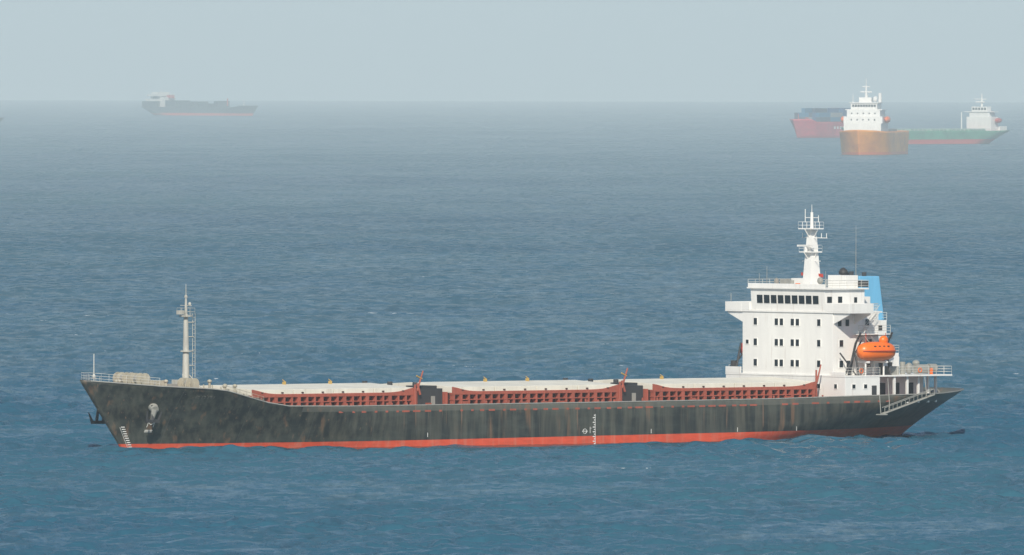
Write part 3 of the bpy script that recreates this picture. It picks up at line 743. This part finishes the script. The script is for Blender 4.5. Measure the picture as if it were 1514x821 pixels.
dif = N.new("ShaderNodeBsdfDiffuse"); gls = N.new("ShaderNodeBsdfGlossy"); gls.inputs["Roughness"].default_value = 0.2
big = noi(0.004, (1, .5, 1), 4)
rp = N.new("ShaderNodeValToRGB"); rp.color_ramp.elements[0].position = .35; rp.color_ramp.elements[1].position = .68
rp.color_ramp.elements[0].color = (0.017, 0.092, 0.154, 1); rp.color_ramp.elements[1].color = (0.033, 0.118, 0.165, 1)
L.new(big.outputs["Fac"], rp.inputs[0])
fo = noi(0.55, (1, .4, .5), 4, .7); fo2 = noi(0.03, (1, 1, 1), 2)
fr_ = N.new("ShaderNodeValToRGB"); fr_.color_ramp.elements[0].position = .438; fr_.color_ramp.elements[1].position = .465
L.new(smath('MULTIPLY', fo.outputs["Fac"], fo2.outputs["Fac"]), fr_.inputs[0])
mc = N.new("ShaderNodeMixRGB"); mc.inputs[2].default_value = (.75, .78, .78, 1)
L.new(fr_.outputs[0], mc.inputs[0]); L.new(rp.outputs[0], mc.inputs[1]); L.new(mc.outputs[0], dif.inputs["Color"])
L.new(nn, dif.inputs["Normal"]); L.new(nn, gls.inputs["Normal"])
fz = N.new("ShaderNodeFresnel"); fz.inputs["IOR"].default_value = 1.33; L.new(nn, fz.inputs["Normal"])
# wind ripples: rough patches mirror less low sky; fine streaks paint in crest shading
r1 = noi(0.035, (1, .2, .1), 5, .7); r2 = noi(0.0045, (1, .22, .1), 5, .65); r3 = noi(0.33, (1, .15, .1), 5, .75)
cap = smath('MULTIPLY_ADD', r1.outputs["Fac"], 0.55, 0.0)
cap = smath('ADD', cap, smath('MULTIPLY_ADD', r2.outputs["Fac"], 0.45, -0.225))
cap = smath('ADD', cap, smath('MULTIPLY_ADD', r3.outputs["Fac"], 1.4, -0.70))
cap = smath('MINIMUM', smath('MAXIMUM', cap, 0.06), 0.75)
mix = N.new("ShaderNodeMixShader"); L.new(smath('MINIMUM', fz.outputs[0], cap), mix.inputs[0]); L.new(dif.outputs[0], mix.inputs[1]); L.new(gls.outputs[0], mix.inputs[2])
L.new(mix.outputs[0], out.inputs["Surface"]); me.materials.append(m)

# ================================================================== HAZE
def haze(name, y0, y1, dens, col):
    hz = MB(); hz.box(-47000, 47000, y0, y1, -600, 260)
    hm = bpy.data.materials.new(name+"_air"); hm.use_nodes = True; nt = hm.node_tree; nt.nodes.clear()
    o = nt.nodes.new("ShaderNodeOutputMaterial"); v1 = nt.nodes.new("ShaderNodeVolumeScatter"); v2_ = nt.nodes.new("ShaderNodeVolumeAbsorption"); ad = nt.nodes.new("ShaderNodeAddShader")
    v1.inputs["Color"].default_value = col; v2_.inputs["Color"].default_value = col
    v1.inputs["Density"].default_value = dens; v2_.inputs["Density"].default_value = dens; v1.inputs["Anisotropy"].default_value = -0.30
    nt.links.new(v1.outputs[0], ad.inputs[0]); nt.links.new(v2_.outputs[0], ad.inputs[1]); nt.links.new(ad.outputs[0], o.inputs["Volume"])
    hz.obj(name, hm, None)
haze("haze", -40000, 2000, 3.2e-5, (0.60, 0.76, 0.87, 1))
haze("haze_bank", 2001, 47500, 1.2e-4, (0.625, 0.765, 0.85, 1))

# ================================================================== LIGHT
SE, SA = 36.0, 183.0
world = bpy.data.worlds.new("World"); scene.world = world; world.use_nodes = True
wn = world.node_tree; bg = wn.nodes["Background"]
sky = wn.nodes.new("ShaderNodeTexSky"); sky.sky_type = 'NISHITA'; sky.sun_disc = False
sky.sun_elevation = math.radians(SE); sky.sun_rotation = math.radians(SA)
sky.air_density = 1.0; sky.dust_density = 0.6; sky.ozone_density = 2.0
wn.links.new(sky.outputs[0], bg.inputs["Color"]); bg.inputs["Strength"].default_value = 0.092
sl = bpy.data.lights.new("sun", 'SUN'); sl.energy = 4.5; sl.angle = math.radians(0.5); sl.color = (1, .93, .80)
so = bpy.data.objects.new("sun", sl); scene.collection.objects.link(so)
d = Vector((-0.05*math.cos(math.radians(SE)), -math.cos(math.radians(SE)), math.sin(math.radians(SE))))
so.rotation_euler = d.to_track_quat('Z', 'Y').to_euler()

# ================================================================== CAMERA
cam = bpy.data.cameras.new("camera"); co2 = bpy.data.objects.new("camera", cam); scene.collection.objects.link(co2)
cam.sensor_width = 36; cam.lens = 36*25520/1514; cam.clip_start = 1; cam.clip_end = 200000
co2.location = CAM
rot = Matrix.Rotation(math.radians(90-0.8004), 4, 'X') @ Matrix.Rotation(math.radians(0.13), 4, 'Z')
co2.rotation_euler = rot.to_euler()
scene.camera = co2
scene.view_settings.view_transform = 'Standard'; scene.view_settings.look = 'None'; scene.view_settings.exposure = 0
